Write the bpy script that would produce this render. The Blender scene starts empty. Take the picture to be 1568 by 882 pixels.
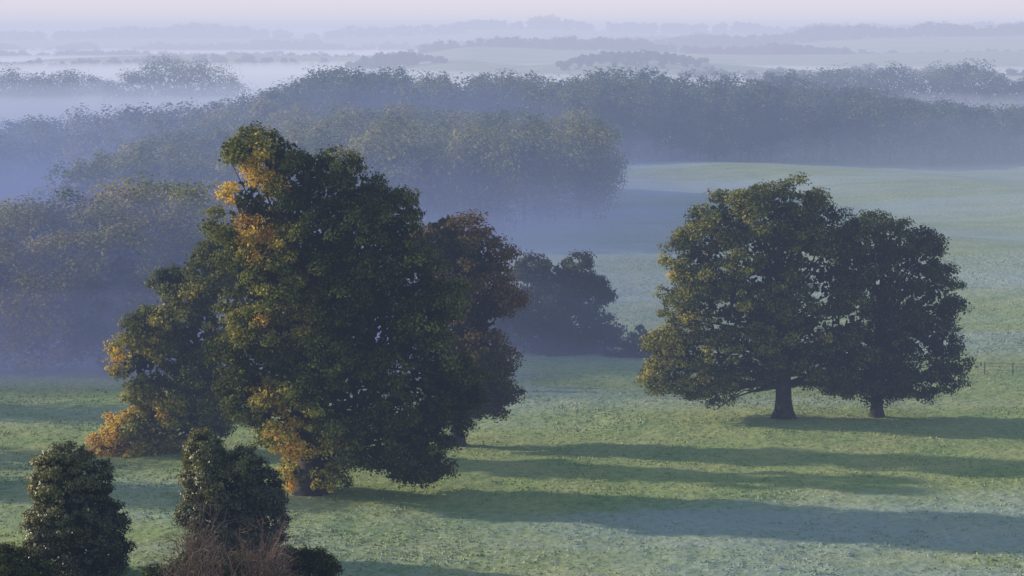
import bpy, math, numpy as np
from mathutils import Vector
rng = np.random.default_rng(7)
scene = bpy.context.scene
try:
    scene.view_settings.view_transform = 'Standard'
    scene.view_settings.look = 'None'
    scene.view_settings.exposure = 0
except Exception: pass

F = 3536.0; CAMH = 32.0; PITCH = math.atan(396 / F)
cp, sp = math.cos(PITCH), math.sin(PITCH)

def at(px, py, d):
    u = (px - 784) / F; v = (441 - py) / F
    y = cp + v * sp; z = -sp + v * cp
    return np.array([u * d / y, d, CAMH + z * d / y])

# ---------------------------------------------------------------- noise / terrain
def vnoise(x, y, seed=0):
    xi = np.floor(x).astype(np.int64); yi = np.floor(y).astype(np.int64)
    xf = x - xi; yf = y - yi
    def h(a, b):
        n = (a * 374761393 + b * 668265263 + seed * 1442695041) & 0xffffffff
        n = ((n ^ (n >> 13)) * 1274126177) & 0xffffffff
        return ((n ^ (n >> 16)) & 0xffff) / 65535.0
    u = xf * xf * (3 - 2 * xf); v = yf * yf * (3 - 2 * yf)
    a = h(xi, yi) * (1 - u) + h(xi + 1, yi) * u
    b = h(xi, yi + 1) * (1 - u) + h(xi + 1, yi + 1) * u
    return (a * (1 - v) + b * v) * 2 - 1

def ss(a, b, x):
    t = np.clip((x - a) / (b - a), 0, 1)
    return t * t * (3 - 2 * t)

def terrain(x, y):
    x = np.asarray(x, float); y = np.asarray(y, float)
    near = 1 - ss(260, 420, y)
    z = 0.35 * vnoise(x / 23, y / 23, 1) + 0.10 * vnoise(x / 5, y / 5, 2)
    z = z + near * (0.07 * vnoise(x / 1.7, y / 1.7, 3) + 0.045 * vnoise(x / 0.8, y / 0.8, 4))
    z = z - 9 * ss(330, 520, y) * (1 - ss(-110, -30, x))
    z = z + 1.2 * np.sin(x / 17 + y / 31) * ss(260, 340, y) * ss(10, 50, x) * (1 - ss(520, 600, y))
    z = z - 6 * ss(680, 900, y) * (1 - ss(1300, 1700, y))
    far = ss(1300, 2200, y)
    z = z + far * (5 * vnoise(x / 420, y / 500, 5) + 3 * vnoise(x / 160, y / 260, 6))
    G_ = lambda x0, wx, y0, wy, h: h * np.exp(-((x - x0) / wx) ** 2 - ((y - y0) / wy) ** 2)
    z = z + G_(85, 110, 1570, 130, 12) + G_(-85, 80, 1760, 130, 11) + G_(300, 190, 1320, 130, 11) + G_(-330, 160, 1500, 150, 10) + G_(-60, 260, 2200, 150, 15) + G_(420, 260, 2000, 160, 17)
    z = z + 27 * np.exp(-((y - 2600) / 330) ** 2) * ss(60, 420, x)
    z = z + 14 * np.exp(-((y - 2100) / 200) ** 2) * (1 - ss(-450, 50, x)) * (1 + .5 * vnoise(x / 130, y * 0, 19))
    z = z + (29 + 9 * vnoise(x / 300, y * 0, 9)) * ss(3000, 3900, y)
    return z

# ---------------------------------------------------------------- mesh helpers
def mesh_from(name, V, Fq, mat, attrs=None, smooth=False):
    V = np.asarray(V, np.float32); Fq = np.asarray(Fq, np.int32)
    k = Fq.shape[1]; n = len(Fq)
    me = bpy.data.meshes.new(name)
    me.vertices.add(len(V)); me.vertices.foreach_set('co', V.ravel())
    me.loops.add(n * k); me.polygons.add(n)
    me.loops.foreach_set('vertex_index', Fq.ravel())
    me.polygons.foreach_set('loop_start', np.arange(n, dtype=np.int32) * k)
    if attrs:
        for an, av in attrs.items():
            a = me.attributes.new(an, 'FLOAT', 'FACE')
            a.data.foreach_set('value', np.asarray(av, np.float32))
    me.update(calc_edges=True)
    if smooth: me.polygons.foreach_set('use_smooth', np.ones(n, bool))
    me.materials.append(mat)
    ob = bpy.data.objects.new(name, me)
    scene.collection.objects.link(ob)
    return ob

def unit(a): return a / (np.linalg.norm(a, axis=-1, keepdims=True) + 1e-9)

def leaf_quads(C, N, L):
    n = len(C); N = unit(N)
    t = unit(np.cross(N, rng.normal(size=(n, 3)))); b = np.cross(N, t)
    L = L[:, None]
    w = L * rng.uniform(0.55, 0.8, (n, 1))
    V = np.empty((n, 4, 3))
    V[:, 0] = C - t * L * .5; V[:, 2] = C + t * L * .5 - N * L * .08
    V[:, 1] = C + b * w * .5 - N * L * .12; V[:, 3] = C - b * w * .5 - N * L * .12
    return V.reshape(-1, 3), np.arange(n * 4).reshape(n, 4)

def tube(points, radii, sides=7):
    P = np.array(points, float); m = len(P); V = []; Fa = []
    for i in range(m):
        d = P[min(i + 1, m - 1)] - P[max(i - 1, 0)]; d = d / (np.linalg.norm(d) + 1e-9)
        a = np.cross(d, [0.3, 0.9, 0.1]); a /= np.linalg.norm(a) + 1e-9; b = np.cross(d, a)
        for s in range(sides):
            an = 2 * math.pi * s / sides
            V.append(P[i] + radii[i] * (math.cos(an) * a + math.sin(an) * b))
    for i in range(m - 1):
        for s in range(sides):
            Fa.append((i * sides + s, i * sides + (s + 1) % sides, (i + 1) * sides + (s + 1) % sides, (i + 1) * sides + s))
    return V, Fa

# ---------------------------------------------------------------- materials
def new_mat(name):
    m = bpy.data.materials.new(name); m.use_nodes = True
    m.node_tree.nodes.clear(); return m, m.node_tree.nodes, m.node_tree.links

def ramp(nt, stops):
    r = nt.new('ShaderNodeValToRGB')
    while len(r.color_ramp.elements) < len(stops): r.color_ramp.elements.new(0.5)
    for e, (p, c) in zip(r.color_ramp.elements, stops):
        e.position = p; e.color = (*c, 1)
    return r

def leaf_material(name, stops, gloss=0.0, transl=0.45):
    m, n, l = new_mat(name)
    out = n.new('ShaderNodeOutputMaterial')
    at_ = n.new('ShaderNodeAttribute'); at_.attribute_name = 'tint'
    rn = n.new('ShaderNodeAttribute'); rn.attribute_name = 'rnd'
    cr = ramp(n, stops); l.new(at_.outputs['Fac'], cr.inputs['Fac'])
    mr = n.new('ShaderNodeMapRange'); mr.inputs['To Min'].default_value = .5; mr.inputs['To Max'].default_value = 1.5
    l.new(rn.outputs['Fac'], mr.inputs['Value'])
    mul = n.new('ShaderNodeVectorMath'); mul.operation = 'SCALE'
    l.new(cr.outputs['Color'], mul.inputs[0]); l.new(mr.outputs['Result'], mul.inputs['Scale'])
    p = n.new('ShaderNodeBsdfDiffuse')
    l.new(mul.outputs[0], p.inputs['Color'])
    tr = n.new('ShaderNodeBsdfTranslucent'); l.new(mul.outputs[0], tr.inputs['Color'])
    mx = n.new('ShaderNodeMixShader'); mx.inputs[0].default_value = transl
    l.new(p.outputs[0], mx.inputs[1]); l.new(tr.outputs[0], mx.inputs[2])
    last = mx
    if gloss:
        g = n.new('ShaderNodeBsdfGlossy'); g.inputs['Roughness'].default_value = .4
        m2 = n.new('ShaderNodeMixShader'); m2.inputs[0].default_value = gloss
        l.new(mx.outputs[0], m2.inputs[1]); l.new(g.outputs[0], m2.inputs[2]); last = m2
    l.new(last.outputs[0], out.inputs['Surface'])
    return m

G = [(0, (.032, .042, .020)), (.3, (.105, .130, .040)), (.5, (.32, .32, .08)), (.68, (.80, .58, .11)), (.84, (.72, .36, .07)), (1, (.38, .12, .07))]
M_leaf = leaf_material('autumn_leaves', G)
M_ivy = leaf_material('ivy_leaves', [(0, (.018, .026, .012)), (.5, (.07, .085, .030)), (1, (.30, .27, .08))], gloss=.05, transl=.2)
M_wood = leaf_material('woodland_leaves', [(0, (.05, .075, .040)), (.3, (.16, .20, .08)), (.5, (.34, .34, .10)), (.7, (.52, .38, .12)), (.85, (.46, .27, .11)), (1, (.36, .18, .10))])

def bark_material():
    m, n, l = new_mat('bark')
    out = n.new('ShaderNodeOutputMaterial'); p = n.new('ShaderNodeBsdfPrincipled')
    tc = n.new('ShaderNodeTexCoord'); no = n.new('ShaderNodeTexNoise'); no.inputs['Scale'].default_value = 3; no.inputs['Detail'].default_value = 6
    l.new(tc.outputs['Object'], no.inputs['Vector'])
    cr = ramp(n, [(.3, (.02, .017, .013)), (.7, (.075, .06, .045))])
    l.new(no.outputs['Fac'], cr.inputs['Fac']); l.new(cr.outputs['Color'], p.inputs['Base Color'])
    p.inputs['Roughness'].default_value = .9
    bu = n.new('ShaderNodeBump'); bu.inputs['Strength'].default_value = .6
    l.new(no.outputs['Fac'], bu.inputs['Height']); l.new(bu.outputs[0], p.inputs['Normal'])
    l.new(p.outputs[0], out.inputs['Surface']); return m
M_bark = bark_material()

def plain(name, c, r=.9):
    m, n, l = new_mat(name); out = n.new('ShaderNodeOutputMaterial'); p = n.new('ShaderNodeBsdfPrincipled')
    no = n.new('ShaderNodeTexNoise'); no.inputs['Scale'].default_value = 4
    cr = ramp(n, [(.3, tuple(k * .6 for k in c)), (.7, tuple(k * 1.3 for k in c))])
    l.new(no.outputs['Fac'], cr.inputs['Fac']); l.new(cr.outputs['Color'], p.inputs['Base Color'])
    p.inputs['Roughness'].default_value = r
    l.new(p.outputs[0], out.inputs['Surface']); return m
M_twig = plain('twig_bark', (.20, .13, .11)); M_post = plain('weathered_timber', (.12, .10, .09))

def grass_material():
    m, n, l = new_mat('frosty_pasture')
    out = n.new('ShaderNodeOutputMaterial'); p = n.new('ShaderNodeBsdfDiffuse')
    geo = n.new('ShaderNodeNewGeometry')
    def noise(s, d=4, sc=(1, 1, 1), dist=0, rot=0):
        mp = n.new('ShaderNodeMapping'); mp.inputs['Scale'].default_value = sc; mp.inputs['Rotation'].default_value = (0, 0, rot)
        l.new(geo.outputs['Position'], mp.inputs['Vector'])
        t = n.new('ShaderNodeTexNoise'); t.inputs['Scale'].default_value = s; t.inputs['Detail'].default_value = d
        t.inputs['Distortion'].default_value = dist
        l.new(mp.outputs[0], t.inputs['Vector']); return t
    def mrange(sock, a, b, c=0, d=1):
        r = n.new('ShaderNodeMapRange'); r.interpolation_type = 'SMOOTHSTEP'
        for k, v in zip(('From Min', 'From Max', 'To Min', 'To Max'), (a, b, c, d)): r.inputs[k].default_value = v
        l.new(sock, r.inputs['Value']); return r.outputs[0]
    def math_(op, a, b, c=None):
        q = n.new('ShaderNodeMath'); q.operation = op
        for i, s in enumerate((a, b, c)):
            if s is None: continue
            if isinstance(s, (int, float)): q.inputs[i].default_value = s
            else: l.new(s, q.inputs[i])
        return q.outputs[0]
    fine = noise(1.6, 6); mid = noise(.16, 4); big = noise(.028, 5, (.45, 1.5, 1), .5, .2)
    c1 = ramp(n, [(.3, (.18, .25, .07)), (.5, (.32, .41, .115)), (.72, (.48, .52, .19))])
    l.new(fine.outputs['Fac'], c1.inputs['Fac'])
    c2 = ramp(n, [(.35, (.24, .35, .095)), (.65, (.47, .47, .18))]); l.new(mid.outputs['Fac'], c2.inputs['Fac'])
    mx = n.new('ShaderNodeMixRGB'); mx.inputs[0].default_value = .5
    l.new(c1.outputs[0], mx.inputs[1]); l.new(c2.outputs[0], mx.inputs[2])
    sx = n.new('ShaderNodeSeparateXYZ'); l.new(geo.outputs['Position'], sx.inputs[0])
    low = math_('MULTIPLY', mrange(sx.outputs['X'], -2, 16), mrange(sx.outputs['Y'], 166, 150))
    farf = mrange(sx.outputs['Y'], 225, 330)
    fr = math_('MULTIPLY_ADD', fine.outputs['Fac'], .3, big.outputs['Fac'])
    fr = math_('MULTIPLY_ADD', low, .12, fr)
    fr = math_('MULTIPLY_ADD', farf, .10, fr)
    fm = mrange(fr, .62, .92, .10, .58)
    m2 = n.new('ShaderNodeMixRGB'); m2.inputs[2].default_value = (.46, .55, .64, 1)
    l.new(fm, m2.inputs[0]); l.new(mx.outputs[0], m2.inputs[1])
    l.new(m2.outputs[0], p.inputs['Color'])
    bu = n.new('ShaderNodeBump'); bu.inputs['Strength'].default_value = .7; bu.inputs['Distance'].default_value = .22
    l.new(fine.outputs['Fac'], bu.inputs['Height']); l.new(bu.outputs[0], p.inputs['Normal'])
    l.new(p.outputs[0], out.inputs['Surface']); return m
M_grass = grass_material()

# ---------------------------------------------------------------- ground sheet
def axis(lo, hi, a, b, step, g):
    core = list(np.arange(a, b, step)); r = []; s = step; v = core[-1]
    while v < hi: s *= g; v += s; r.append(v)
    q = []; s = step; v = core[0]
    while v > lo: s *= g; v -= s; q.append(v)
    return np.array(q[::-1] + core + r)
xs = axis(-7000, 7000, -62, 62, .42, 1.05)
ys = axis(-400, 14000, 118, 262, .42, 1.025)
XX, YY = np.meshgrid(xs, ys); ZZ = terrain(XX, YY)
nx, ny = len(xs), len(ys)
idx = np.arange(nx * ny).reshape(ny, nx)
Fg = np.stack([idx[:-1, :-1], idx[:-1, 1:], idx[1:, 1:], idx[1:, :-1]], -1).reshape(-1, 4)
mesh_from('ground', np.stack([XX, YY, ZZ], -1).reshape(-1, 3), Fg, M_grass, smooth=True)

# grass tufts (one object)
nb = 170000
gy = rng.uniform(118, 320, nb); gx = rng.uniform(-1, 1, nb) * (gy * .25 + 6)
gz = terrain(gx, gy)
clmp = vnoise(gx / 1.1, gy / 1.1, 21) * .5 + vnoise(gx / 6, gy / 6, 22) * .5
keep = clmp > rng.uniform(-.6, .5, nb); gx, gy, gz, clmp = gx[keep], gy[keep], gz[keep], clmp[keep]
nb = len(gx); B = np.stack([gx, gy, gz - .02], -1)
ang = rng.uniform(0, math.pi, nb); w = rng.uniform(.05, .13, nb)[:, None]
h = (rng.uniform(.05, .14, nb) * (1 + 1.2 * np.clip(clmp, 0, 1)))[:, None]
dv = np.stack([np.cos(ang), np.sin(ang), np.zeros(nb)], -1)
lean = rng.normal(size=(nb, 3)) * .06; lean[:, 2] = 0
V = np.stack([B - dv * w, B + dv * w, B + np.array([0, 0, 1]) * h + lean], 1).reshape(-1, 3)
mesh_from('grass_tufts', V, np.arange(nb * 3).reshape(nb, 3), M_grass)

# ---------------------------------------------------------------- trees
def parent(name, loc, kids):
    e = bpy.data.objects.new(name, None); e.empty_display_size = 1
    scene.collection.objects.link(e); e.location = Vector(loc)
    for k in kids:
        k.parent = e; k.matrix_parent_inverse.identity(); k.location = -Vector(loc)
    return e

def crown(blobs, d, nclump, cr, per, leaf, tintf, droop=.0, depth=1.0, fill=2500, shell=(.8, 1.06), bough=None):
    """blobs: (px,py,rx,ry[,doff]) measured at distance d -> boughs -> leaf clumps -> leaves"""
    s = d / F; BL = []
    for b in blobs:
        off = b[4] if len(b) > 4 else 0
        c = at(b[0], b[1], d); c[1] += off
        BL.append((c, np.array([b[2] * s, (b[2] + b[3]) * .5 * s * depth, b[3] * s])))
    cen = np.array([b[0] for b in BL]); rad = np.array([b[1] for b in BL])
    wts = (rad[:, 0] * rad[:, 2]) ** .9; wts /= wts.sum()
    cen0, rad0, w0 = cen, rad, wts
    if bough:
        nbg, br = bough; bc = []; bd = []
        while len(bc) < nbg:
            i = rng.choice(len(cen0), p=w0); u = unit(rng.normal(size=3))
            p = cen0[i] + rad0[i] * u * rng.uniform(.66, .92)
            q = np.sqrt((((p - cen0) / rad0) ** 2).sum(1)); q[i] = 9
            if q.min() < .6: continue
            bc.append(p); bd.append(u)
        bs = br * rng.uniform(.6, 1.3, nbg)
        cen = np.array(bc); rad = np.stack([bs, bs, bs * .72], -1); wts = bs ** 2 / (bs ** 2).sum()
    out = []; dirs = []; tries = 0
    while len(out) < nclump and tries < nclump * 60:
        tries += 1
        i = rng.choice(len(cen), p=wts); u = unit(rng.normal(size=3))
        p = cen[i] + rad[i] * u * rng.uniform(*shell)
        q = np.sqrt((((p - cen) / rad) ** 2).sum(1)); q[i] = 9
        if q.min() < .6: continue
        q0 = np.sqrt((((p - cen0) / rad0) ** 2).sum(1))
        if bough and q0.min() < .6: continue
        out.append(p); dirs.append(u)
    out = np.array(out); dirs = np.array(dirs); nclump = len(out)
    R = cr * rng.uniform(.55, 1.35, nclump)
    n = (per * (R / cr) ** 2).astype(int) + 8
    ci = np.repeat(np.arange(nclump), n); m = len(ci)
    u = unit(rng.normal(size=(m, 3))); rr = rng.uniform(0, 1, m) ** .45
    rr = np.where(rng.uniform(size=m) < .10, rr * 1.4, rr)
    off = u * (rr * R[ci])[:, None] * np.array([1, 1, .62])
    off[:, 2] -= droop * (off[:, 0] ** 2 + off[:, 1] ** 2) / cr
    C = out[ci] + off
    N = dirs[ci] * .8 + u * .6 + rng.normal(size=(m, 3)) * .45 + np.array([0, 0, .2])
    L = leaf * rng.uniform(.6, 1.3, m)
    ct = rng.normal(size=nclump) * .07
    lo = cen0.min(0) - rad0.max(0); hi = cen0.max(0) + rad0.max(0)
    T = tintf(out, (out - lo) / (hi - lo)) + ct
    T = T[ci] + rng.normal(size=m) * .06
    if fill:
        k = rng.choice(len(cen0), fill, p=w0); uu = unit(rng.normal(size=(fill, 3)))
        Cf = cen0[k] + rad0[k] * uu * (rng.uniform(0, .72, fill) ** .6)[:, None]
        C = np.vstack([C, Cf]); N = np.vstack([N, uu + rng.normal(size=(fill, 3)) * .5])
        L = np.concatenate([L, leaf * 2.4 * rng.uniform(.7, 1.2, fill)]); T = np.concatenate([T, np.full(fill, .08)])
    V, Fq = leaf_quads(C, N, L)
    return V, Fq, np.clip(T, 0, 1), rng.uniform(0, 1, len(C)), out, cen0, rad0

def limbs(base, r0, top, targets, sides=8, nsub=70):
    V = []; Fa = []
    def add(pts, rad, sd):
        nonlocal V, Fa
        v, f = tube(pts, rad, sd); o = len(V); V += v; Fa += [tuple(a + o for a in q) for q in f]
    base = np.array(base); top = np.array(top); H = top[2] - base[2]
    pts = []; rads = []
    for i in range(12):
        t = i / 11
        p = base * (1 - t) + top * t
        p = p + np.array([math.sin(t * 5) * .25, math.cos(t * 4) * .25, 0]) * t * (1 if i else 0)
        pts.append(p); rads.append(r0 * (1 - t) ** .8 * .95 + .04 + (r0 * .8 if i == 0 else 0) )
    pts[0] = pts[0] - np.array([0, 0, .4])
    fl = base + np.array([0, 0, .7]); pts.insert(1, fl); rads.insert(1, r0 * 1.12)
    add(pts, rads, 12)
    sel = targets[rng.choice(len(targets), min(nsub, len(targets)), replace=False)]
    for tg in sel:
        t = np.clip((tg[2] - base[2]) / H * .62 + rng.uniform(-.05, .08), .16, .92)
        st = base * (1 - t) + top * t + np.array([math.sin(t * 5) * .25, math.cos(t * 4) * .25, 0]) * t
        r = r0 * (1 - t) * rng.uniform(.25, .4) + .04
        mid = (st + tg) / 2 + np.array([0, 0, np.linalg.norm(tg - st) * .08]) + rng.normal(size=3) * .35
        q1 = (st + mid) / 2 + rng.normal(size=3) * .2; q2 = (mid + tg) / 2 + rng.normal(size=3) * .3
        add([st, q1, mid, q2, tg], [r, r * .75, r * .5, r * .28, .02], 6)
    return np.array(V), np.array(Fa)

def make_tree(name, blobs, d, basepx, r0, toppx, nclump, cr, per, leaf, tintf, mat=M_leaf, nsub=70, **kw):
    V, Fq, T, R, cl, cen, rad = crown(blobs, d, nclump, cr, per, leaf, tintf, **kw)
    fo = mesh_from('foliage', V, Fq, mat, {'tint': T, 'rnd': R})
    b = at(basepx[0], basepx[1], d); b[2] = float(terrain(b[0], b[1])); t = at(toppx[0], toppx[1], d)
    lv, lf = limbs(b, r0, t, cl, nsub=nsub)
    tr = mesh_from('trunk_and_limbs', lv, lf, M_bark, smooth=True)
    return parent(name, b, [fo, tr])

# big lime tree ---------------------------------------------------
def t_big(p, q):
    X = p[:, 0] / (156 / F) + 784; Zp = q[:, 2]
    lit_strip = np.exp(-((X - (412 + 30 * np.sin(Zp * 5))) / 62) ** 2)      # sunlit left flank painted into the leaf tint, over autumn yellow
    gold = lit_strip * (.80 + .75 * vnoise(p[:, 0] / 1.7, p[:, 2] / 2.0, 31)) * (1 - .8 * ss(.84, .94, Zp))
    skirt = np.clip(.30 - Zp, 0, 1) * 3 * ss(.35, .2, .0 * X + np.abs(X - 470) / 260)
    t = .24 + .50 * gold + .35 * skirt + .08 * vnoise(p[:, 0] / 4, p[:, 2] / 4, 33)
    return np.minimum(t, .72) + .06 * ss(.5, .62, q[:, 0])
big = [(425, 236, 42, 34), (382, 230, 24, 11), (472, 276, 72, 52), (528, 302, 58, 46), (388, 320, 50, 62), (500, 385, 120, 100), (600, 360, 58, 70),
       (400, 430, 72, 84), (560, 480, 120, 110), (640, 460, 58, 92), (410, 545, 68, 80), (520, 590, 115, 88), (650, 590, 74, 80), (705, 605, 46, 46),
       (455, 645, 68, 54), (610, 665, 76, 56), (500, 696, 58, 38), (480, 728, 44, 26), (645, 690, 42, 46), (395, 600, 38, 42)]
make_tree('lime_tree', big, 156, (475, 772), .85, (470, 270), 1950, .70, 92, .235, t_big, nsub=100, fill=8000, depth=.95, droop=.2, bough=(230, 1.45))

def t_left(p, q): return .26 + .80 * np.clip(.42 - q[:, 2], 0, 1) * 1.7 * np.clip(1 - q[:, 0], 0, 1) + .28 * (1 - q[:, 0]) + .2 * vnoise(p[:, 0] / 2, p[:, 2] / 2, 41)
left = [(345, 385, 36, 55), (300, 425, 50, 38), (262, 428, 26, 22), (300, 500, 56, 58), (245, 505, 38, 36), (222, 556, 38, 38), (300, 580, 62, 55), (250, 622, 50, 36),
        (290, 655, 50, 32), (200, 668, 50, 22), (215, 698, 46, 20), (285, 695, 30, 20), (165, 688, 30, 18)]
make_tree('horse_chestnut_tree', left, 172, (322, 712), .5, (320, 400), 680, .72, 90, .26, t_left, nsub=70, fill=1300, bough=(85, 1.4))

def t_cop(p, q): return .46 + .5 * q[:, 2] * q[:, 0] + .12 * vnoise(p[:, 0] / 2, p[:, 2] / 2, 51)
M_cop = leaf_material('copper_leaves', [(0, (.03, .035, .018)), (.4, (.10, .10, .035)), (.65, (.21, .15, .055)), (1, (.32, .13, .08))])  # copper brown, dulled to paint in the shade of the lime tree
cop = [(680, 360, 42, 36), (720, 400, 45, 44), (690, 440, 62, 58), (738, 470, 44, 58), (722, 540, 58, 54), (738, 590, 44, 40), (690, 600, 48, 42)]
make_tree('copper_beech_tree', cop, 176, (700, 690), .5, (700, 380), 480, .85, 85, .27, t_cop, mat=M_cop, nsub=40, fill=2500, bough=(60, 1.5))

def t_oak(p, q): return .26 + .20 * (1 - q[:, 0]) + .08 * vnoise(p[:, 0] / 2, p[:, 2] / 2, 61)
oak = [(1195, 322, 76, 42), (1110, 332, 50, 40), (1250, 342, 48, 42), (1072, 392, 48, 48), (1160, 400, 84, 66), (1255, 420, 62, 66), (1060, 462, 52, 46), (1130, 480, 82, 64),
       (1230, 500, 78, 62), (1045, 535, 54, 40), (1120, 548, 80, 46), (1210, 558, 84, 44), (1280, 545, 52, 46), (1036, 575, 50, 26), (1110, 590, 60, 22)]
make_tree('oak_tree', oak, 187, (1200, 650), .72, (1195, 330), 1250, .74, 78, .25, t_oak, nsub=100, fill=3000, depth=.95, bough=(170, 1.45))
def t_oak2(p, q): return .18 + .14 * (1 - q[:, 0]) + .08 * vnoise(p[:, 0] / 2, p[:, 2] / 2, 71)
oak2 = [(1350, 362, 46, 26), (1318, 398, 42, 40), (1395, 392, 40, 38), (1358, 440, 62, 54), (1425, 450, 40, 46), (1432, 520, 45, 46), (1358, 520, 64, 54), (1308, 500, 42, 58),
        (1418, 580, 48, 26), (1348, 584, 60, 26), (1300, 574, 38, 28)]
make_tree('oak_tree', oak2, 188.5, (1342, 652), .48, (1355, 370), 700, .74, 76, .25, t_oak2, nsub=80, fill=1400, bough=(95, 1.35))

def t_dk(p, q): return .16 + .08 * vnoise(p[:, 0] / 3, p[:, 2] / 3, 81)
make_tree('field_maple_tree', [(870, 418, 36, 26), (825, 432, 34, 30), (893, 450, 36, 32), (845, 475, 50, 38), (908, 500, 34, 32), (812, 505, 32, 36), (860, 520, 54, 26), (930, 525, 20, 16)], 226, (850, 552), .35, (858, 430), 420, .8, 75, .32, t_dk, nsub=30, fill=1200, bough=(60, 1.4))
make_tree('hawthorn_tree', [(985, 520, 20, 22), (965, 536, 22, 14), (1003, 538, 24, 14), (945, 545, 18, 8)], 224, (985, 556), .15, (985, 520), 90, .5, 50, .3, t_dk, nsub=14, fill=120)
make_tree('hawthorn_tree', [(785, 480, 18, 40), (775, 520, 25, 30)], 230, (780, 552), .2, (783, 470), 90, .8, 60, .36, t_dk, nsub=12, fill=150)

# ivy-covered conical trees, foreground
def t_ivy(p, q): return .20 + .6 * (1 - q[:, 0]) * (.45 + q[:, 2]) + .15 * vnoise(p[:, 0], p[:, 2], 91)  # warm sun highlight painted into the tint toward the upper left
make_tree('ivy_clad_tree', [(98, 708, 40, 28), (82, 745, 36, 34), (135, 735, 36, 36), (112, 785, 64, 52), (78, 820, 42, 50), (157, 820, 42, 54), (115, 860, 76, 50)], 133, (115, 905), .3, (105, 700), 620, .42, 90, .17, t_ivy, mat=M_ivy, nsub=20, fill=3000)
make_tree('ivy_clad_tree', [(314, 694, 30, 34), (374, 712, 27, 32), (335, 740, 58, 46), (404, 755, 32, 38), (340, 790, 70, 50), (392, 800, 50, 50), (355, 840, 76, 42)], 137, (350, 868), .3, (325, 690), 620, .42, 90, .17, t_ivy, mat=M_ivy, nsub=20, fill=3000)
make_tree('hawthorn_bush', [(470, 862, 42, 22), (430, 865, 35, 26), (500, 872, 20, 14)], 131, (465, 884), .12, (468, 855), 140, .4, 70, .16, t_dk, nsub=25, fill=500)
make_tree('bramble_bush', [(15, 862, 42, 28), (60, 875, 25, 18)], 129, (20, 895), .12, (15, 850), 140, .4, 70, .16, lambda p, q: .18 + .12 * q[:, 2], nsub=25, fill=400)
make_tree('bramble_bush', [(375, 868, 50, 22), (300, 872, 35, 18), (245, 880, 25, 14)], 130, (355, 892), .12, (365, 855), 120, .4, 55, .15, lambda p, q: .25 + .25 * q[:, 2], nsub=25, fill=200)

# bare twiggy shrub
V = []; Fa = []
def addt(pts, rad, sd=4):
    global V, Fa
    v, f = tube(pts, rad, sd); o = len(V); V += v; Fa += [tuple(a + o for a in q) for q in f]
b0 = at(350, 890, 127.0); b0[2] = float(terrain(b0[0], b0[1]))
def grow(p, d, L, r, lev):
    m = p + d * L * .5 + rng.normal(size=3) * L * .06; e = p + d * L + rng.normal(size=3) * L * .1
    addt([p, m, e], [r, r * .8, r * .6])
    if lev > 0:
        for _ in range(rng.integers(2, 5)):
            nd = unit(d + rng.normal(size=3) * .55 + np.array([0, 0, .05])); s = m if rng.random() < .35 else e
            grow(s, nd, L * rng.uniform(.6, .9), r * .66, lev - 1)
for k in range(20):
    a = rng.uniform(0, 6.28); dd = unit(np.array([math.cos(a) * 1.0, math.sin(a) * .6, 1.15]))
    grow(b0 + np.array([math.cos(a), math.sin(a), 0]) * 1.1, dd, rng.uniform(1.3, 1.95), .065, 4)
sh = mesh_from('branches', np.array(V), np.array(Fa), M_twig)
parent('bare_shrub', b0, [sh])

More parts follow.
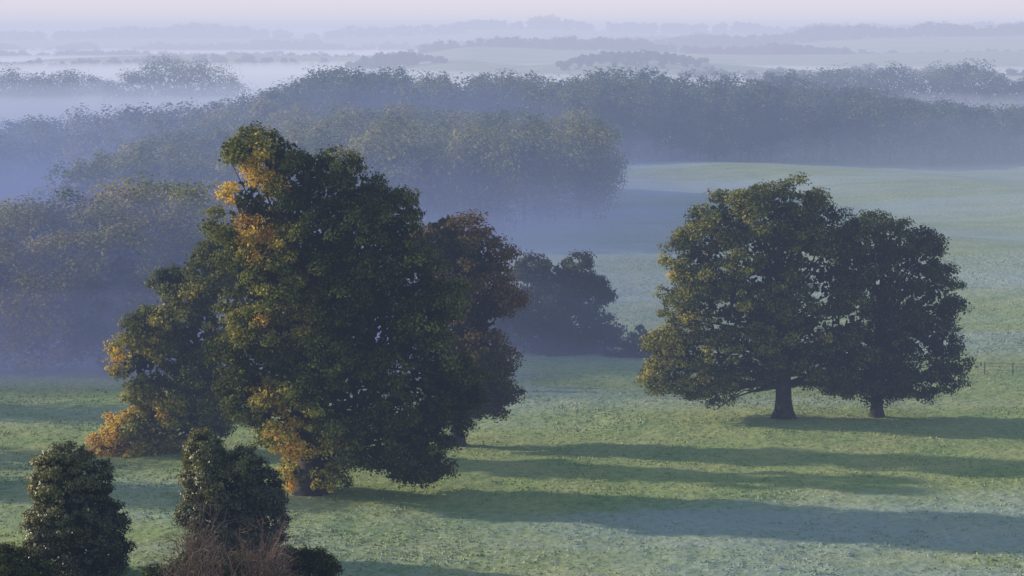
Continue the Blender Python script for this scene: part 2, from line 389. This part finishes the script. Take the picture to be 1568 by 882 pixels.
# ---------------------------------------------------------------- woods (masses)
def wood(name, trees, leaf, per_tree, mat=M_wood, ncl=26, tint=.3, tv=.1, cf=.42, skirt=.25, fillk=.12):
    trees = np.array(trees); n = len(trees)   # X,Y,height,radius
    z0 = terrain(trees[:, 0], trees[:, 1]); tt = tint + rng.normal(size=n) * tv
    tt = np.minimum(np.where(rng.random(n) < .05, tt + .18, tt), .72)
    cl_i = np.repeat(np.arange(n), ncl); m = len(cl_i)
    u = unit(rng.normal(size=(m, 3))); u[:, 2] = np.where(u[:, 2] < -.6, -u[:, 2], u[:, 2])
    Hh = trees[cl_i, 2]; Rr = trees[cl_i, 3]
    C = np.stack([trees[cl_i, 0], trees[cl_i, 1], z0[cl_i] + Hh * .53], -1) + u * np.stack([Rr, Rr, Hh * .42], -1) * rng.uniform(.75, 1.0, (m, 1))
    sk = rng.random(m) < skirt
    C[sk, 2] = z0[cl_i][sk] + Hh[sk] * rng.uniform(.02, .4, sk.sum())
    k = max(2, per_tree // ncl); li = np.repeat(np.arange(m), k); M = len(li)
    v = unit(rng.normal(size=(M, 3))); cr = (Rr * cf)[li]
    P = C[li] + v * (cr * rng.uniform(0, 1, M) ** .45)[:, None] * np.array([1, 1, .7])
    N = u[li] * .9 + v * .7 + rng.normal(size=(M, 3)) * .3 + np.array([0, 0, .25])
    T = (tt[cl_i] + rng.normal(size=m) * .05)[li] + rng.normal(size=M) * .05
    L = leaf * rng.uniform(.6, 1.3, M)
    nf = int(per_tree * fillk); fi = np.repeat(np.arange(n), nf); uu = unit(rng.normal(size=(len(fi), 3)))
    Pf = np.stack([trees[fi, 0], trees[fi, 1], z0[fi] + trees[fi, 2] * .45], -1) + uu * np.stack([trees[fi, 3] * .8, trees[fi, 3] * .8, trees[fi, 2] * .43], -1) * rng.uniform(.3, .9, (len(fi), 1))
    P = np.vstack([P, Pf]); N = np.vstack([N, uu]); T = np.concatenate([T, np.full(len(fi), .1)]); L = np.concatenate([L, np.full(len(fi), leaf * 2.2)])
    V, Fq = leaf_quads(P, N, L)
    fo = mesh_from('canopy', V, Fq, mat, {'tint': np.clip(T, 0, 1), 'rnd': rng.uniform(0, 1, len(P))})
    tv_ = []; tf_ = []
    ang = np.arange(5) * 2 * math.pi / 5
    for i in range(n):
        r = trees[i, 2] * .014; o = len(tv_)
        for zz, rr in ((-.5, r * 1.3), (trees[i, 2] * .75, r * .4)):
            for a in ang: tv_.append((trees[i, 0] + math.cos(a) * rr, trees[i, 1] + math.sin(a) * rr, z0[i] + zz))
        for s in range(5): tf_.append((o + s, o + (s + 1) % 5, o + 5 + (s + 1) % 5, o + 5 + s))
    tr = mesh_from('trunks', np.array(tv_), np.array(tf_), M_bark)
    return parent(name, (trees[0, 0], trees[0, 1], z0[0]), [fo, tr])

def scatter(x0, x1, y0, y1, sp_, hf, inside=None, rr=(.68, .95)):
    out = []
    for gx_ in np.arange(x0, x1, sp_):
        for gy_ in np.arange(y0, y1, sp_):
            x = gx_ + rng.uniform(-.42, .42) * sp_; y = gy_ + rng.uniform(-.42, .42) * sp_
            if inside and not inside(x, y): continue
            h = hf(x, y) * rng.uniform(.86, 1.06)
            out.append((x, y, h, sp_ * rng.uniform(*rr)))
    return out
def interp_h(pts, d):
    X = [at(p[0], p[1], d)[0] for p in pts]; Z = [at(p[0], p[1], d)[2] for p in pts]
    return lambda x, y: float(np.interp(x * d / y, X, Z) - terrain(x, y))

# left row of trees (d~225-260)
tr = []
for px, py, d, r in [(-70, 285, 228, 5.5), (-20, 280, 232, 5.5), (30, 282, 226, 5.5), (70, 284, 240, 5.5), (118, 258, 232, 4.8), (165, 280, 226, 5), (205, 246, 230, 5.6), (245, 242, 236, 5.6), (290, 258, 228, 5),
                     (325, 262, 240, 5), (365, 300, 232, 5), (405, 330, 228, 5), (150, 275, 248, 5), (10, 285, 250, 5), (-110, 290, 240, 6), (-160, 290, 230, 6), (-220, 285, 235, 6),
                     (100, 330, 221, 4.6), (0, 340, 220, 4.8), (190, 320, 221, 4.8), (280, 340, 222, 4.5), (60, 400, 217, 4.5), (150, 420, 217, 4), (240, 420, 217, 4.5), (-50, 380, 218, 4.5), (450, 380, 230, 5), (520, 400, 232, 5),
                     (600, 420, 236, 5), (680, 440, 238, 4.5), (740, 455, 236, 4)]:
    p = at(px, py, d); tr.append((p[0], d, p[2] * .98, r))
wood('tree_belt', tr, .42, 5600, ncl=95, tint=.42, tv=.16, cf=.32, skirt=.3)

# mid copse (d 350-460)
hf = interp_h([(380, 200), (430, 184), (520, 168), (600, 163), (680, 173), (760, 171), (860, 180), (930, 196), (965, 235)], 400)
def ins(x, y):
    return x < np.interp(y, [345, 365, 400, 440, 465], [-8, 3, 14, 19, 14])
wood('mid_copse', scatter(-62, 22, 345, 470, 8.2, hf, inside=ins, rr=(.55, .95)), .60, 2000, ncl=46, tint=.37, tv=.10, cf=.34, skirt=.3)

# long back wood (d 556-660)
hf = interp_h([(380, 150), (430, 126), (490, 98), (600, 100), (700, 108), (850, 108), (990, 100), (1100, 112), (1180, 108), (1250, 126), (1350, 134), (1450, 158), (1568, 165), (1800, 162)], 600)
wood('beech_wood', scatter(-72, 190, 560, 640, 8.6, hf, rr=(.55, .95)), .80, 950, ncl=36, tint=.28, tv=.09, cf=.36, skirt=.3)
# left sloping wood
hf = interp_h([(-200, 195), (0, 184), (120, 172), (250, 160), (330, 152), (400, 140), (460, 120)], 540)
wood('valley_wood', scatter(-175, -48, 480, 590, 8.6, hf, rr=(.55, .95)), .80, 850, ncl=34, tint=.38, tv=.10, cf=.36)

def line_trees(specs, d, kr=.42):
    out = []
    for px, py, rp in specs:
        dd = d * rng.uniform(.97, 1.03); p = at(px, py, dd)
        h = max(3, p[2] - float(terrain(p[0], dd)))
        out.append((p[0], dd, h, max(rp * dd / F, kr * h * rng.uniform(.8, 1.2))))
    return out
sp_ = [(x, np.interp(x, [-60, 20, 60, 120, 170, 220, 290, 340, 365], [104, 98, 110, 98, 120, 86, 80, 104, 128]) + rng.uniform(-3, 10), rng.uniform(14, 22)) for x in np.arange(-70, 352, 21)]
wood('parkland_trees', line_trees(sp_, 1000, .36), 1.1, 1600, ncl=38, tint=.22, cf=.40, skirt=.1)
sp_ = [(x, np.interp(x, [1340, 1375, 1420, 1470, 1500, 1530, 1560, 1700], [114, 88, 102, 82, 90, 108, 108, 100]) + rng.uniform(-3, 10), rng.uniform(14, 22)) for x in np.arange(1360, 1700, 19)]
sp_ += [(x, rng.uniform(97, 112), rng.uniform(8, 16)) for x in np.arange(1180, 1350, 16)]
wood('hedgerow_trees', line_trees(sp_, 830, .36), .95, 1600, ncl=38, tint=.18, cf=.40)
sp_ = [(x, 98 - 22 * max(0, math.sin(math.pi * (x - 845) / 250)) ** .9 + rng.uniform(-3, 4), rng.uniform(5, 8)) for x in np.arange(858, 1085, 6)]
wood('knoll_wood', line_trees(sp_, 1550, .3), 1.7, 450, ncl=22, tint=.15, cf=.42)
sp_ = [(x, 98 - 19 * max(0, math.sin(math.pi * (x - 525) / 165)) ** .9 + rng.uniform(-3, 4), rng.uniform(5, 8)) for x in np.arange(535, 685, 6)]
wood('knoll_wood', line_trees(sp_, 1750, .3), 1.8, 450, ncl=22, tint=.15, cf=.42)
# far ridge tree lines
def ridge(name, x0, x1, d, step, hi, amp, seed, dens=.8, slope=0):
    out = []
    for px in np.arange(x0, x1, step):
        g = float(vnoise(np.array([px / 60.0]), np.array([.5]), seed)[0])
        if rng.random() > dens + .35 * g: continue
        dd = (d + slope * (px - 784)) * rng.uniform(.985, 1.015); X = at(px, 60, dd)[0]
        h = max(4, hi + amp * g + rng.uniform(-1.5, 3))
        out.append((X, dd, h, max(step * dd / F * rng.uniform(.6, 1.0), .5 * h)))
    return wood(name, out, d / 1000.0, 300, ncl=16, tint=.12, cf=.5, skirt=.35)
ridge('ridge_treeline', -80, 1650, 3900, 6, 18, 11, 3, .85)
ridge('ridge_treeline', -80, 1650, 3300, 5, 13, 10, 13, .9)
ridge('ridge_treeline', 950, 1700, 2620, 5, 13, 6, 4, 1)
ridge('hedgerow', -80, 800, 2800, 5, 12, 7, 5, .9, .3)
ridge('hedgerow', 1050, 1650, 2000, 5, 5, 4, 6, .8, .35)
ridge('hedgerow', 250, 1300, 2250, 5, 8, 6, 7, .85, -.3)
ridge('hedgerow', 1050, 1700, 1330, 6, 6, 4, 17, .7, .15)
ridge('hedgerow', -80, 500, 2100, 6, 7, 5, 18, .7, .2)

# trees beyond the left edge of the view (they throw the long shadows)
wood('roadside_trees', [(-62, 196, 15, 4.5), (-70, 200, 16, 5), (-62, 176, 13, 4), (-85, 180, 15, 5), (-44, 160, 12, 3.6), (-52, 163, 13, 4)], .5, 3500, ncl=60)

# fence
V = []; Fa = []
fx = np.arange(39, 90, 2.6); tops = []
for x in fx:
    y = 214 + (x - 39) * -.05; z = float(terrain(x, y)); addt([(x, y, z - .3), (x, y, z + .6), (x, y, z + 1.15)], [.055, .055, .05], 6); tops.append((x, y, z))
for hz in (.4, .75, 1.05):
    addt([(a, b, c + hz) for a, b, c in tops], [.012] * len(tops), 4)
fe = mesh_from('posts_and_wires', np.array(V), np.array(Fa), M_post); parent('wire_fence', tops[0], [fe])

# ---------------------------------------------------------------- self-glowing mist volumes (banks with sloping sides)
def mist(name, x0, x1, y0, y1, z0, z1, dens, col, sx=(0, 0), sy=(0, 0)):
    m, n, l = new_mat(name); out = n.new('ShaderNodeOutputMaterial')
    ab = n.new('ShaderNodeVolumeAbsorption'); ab.inputs['Color'].default_value = (0, 0, 0, 1); ab.inputs['Density'].default_value = dens
    em = n.new('ShaderNodeEmission'); em.inputs['Color'].default_value = (*col, 1); em.inputs['Strength'].default_value = dens  # emission colour stands in for light scattered by the mist
    ad = n.new('ShaderNodeAddShader'); l.new(ab.outputs[0], ad.inputs[0]); l.new(em.outputs[0], ad.inputs[1]); l.new(ad.outputs[0], out.inputs['Volume'])
    V = [(x, y, z0) for y in (y0, y1) for x in (x0, x1)] + [(x, y, z1) for y in (y0 + sy[0], y1 - sy[1]) for x in (x0 + sx[0], x1 - sx[1])]
    Fq = [(0, 2, 3, 1), (4, 5, 7, 6), (0, 1, 5, 4), (2, 6, 7, 3), (0, 4, 6, 2), (1, 3, 7, 5)]
    return mesh_from(name, V, Fq, m)
mist('morning_haze', -6500, 6500, 100, 660, -61, 61, .0013, (.29, .36, .57))
VC = (.22, .27, .52)  # blue-violet glow paints the valley mist as shaded
mist('valley_mist', -6400, 95, 205, 655, -14, 20, .0013, VC, sx=(0, 100))
mist('valley_mist', -6300, 80, 203, 652, -13, 12.5, .0030, VC, sx=(0, 90))
mist('valley_mist', -6200, 70, 195, 650, -12, 6, .0045, VC, sx=(0, 80), sy=(14, 0))
mist('hollow_mist', -300, 6, 196, 262, -8, 16, .013, (.18, .21, .41), sx=(0, 28), sy=(14, 10))
mist('hollow_mist', -310, 20, 198, 275, -7, 8, .018, (.19, .21, .41), sx=(0, 36), sy=(10, 24))
mist('field_mist', 10, 6400, 240, 655, -10, 12, .0018, (.44, .52, .60), sx=(80, 0))  # paler glow paints this bank as sunlit
mist('distant_haze', -6500, 6500, 661, 9000, -62, 44, .00062, (.90, .90, 1.04))
mist('distant_haze', -6450, 6450, 663, 9100, 44.5, 170, .0006, (1.32, 1.14, 1.08))
mist('distant_mist', -6400, 6400, 690, 8000, -63, 4, .0065, (1.0, 1.0, 1.08))
mist('distant_mist', -6300, 6300, 695, 1250, -63, 10, .0026, (.92, .94, 1.06), sy=(0, 100))

# ---------------------------------------------------------------- light / sky
el = math.radians(18); S = Vector((-3.8, 1.0, 0)).normalized(); S = Vector((S.x * math.cos(el), S.y * math.cos(el), math.sin(el)))
w = bpy.data.worlds.new('World'); scene.world = w; w.use_nodes = True
n = w.node_tree.nodes; bg = n['Background']; sky = n.new('ShaderNodeTexSky'); sky.sky_type = 'NISHITA'; sky.sun_disc = False
sky.sun_elevation = el; sky.sun_rotation = math.atan2(S.x, S.y); sky.dust_density = 1.0
w.node_tree.links.new(sky.outputs[0], bg.inputs['Color']); bg.inputs['Strength'].default_value = .15
sl = bpy.data.lights.new('sun', 'SUN'); sl.energy = 4.8; sl.angle = math.radians(.6); sl.color = (1, .86, .66)
so = bpy.data.objects.new('sun', sl); scene.collection.objects.link(so); so.rotation_euler = (-S).to_track_quat('-Z', 'Y').to_euler(); so.location = (-100, 30, 80)

cam = bpy.data.cameras.new('camera'); co = bpy.data.objects.new('camera', cam); scene.collection.objects.link(co)
co.location = (0, 0, CAMH); co.rotation_euler = (math.pi / 2 - PITCH, 0, 0)
cam.sensor_width = 36; cam.lens = F / 1568 * 36; cam.clip_end = 30000; cam.clip_start = 1
scene.camera = co
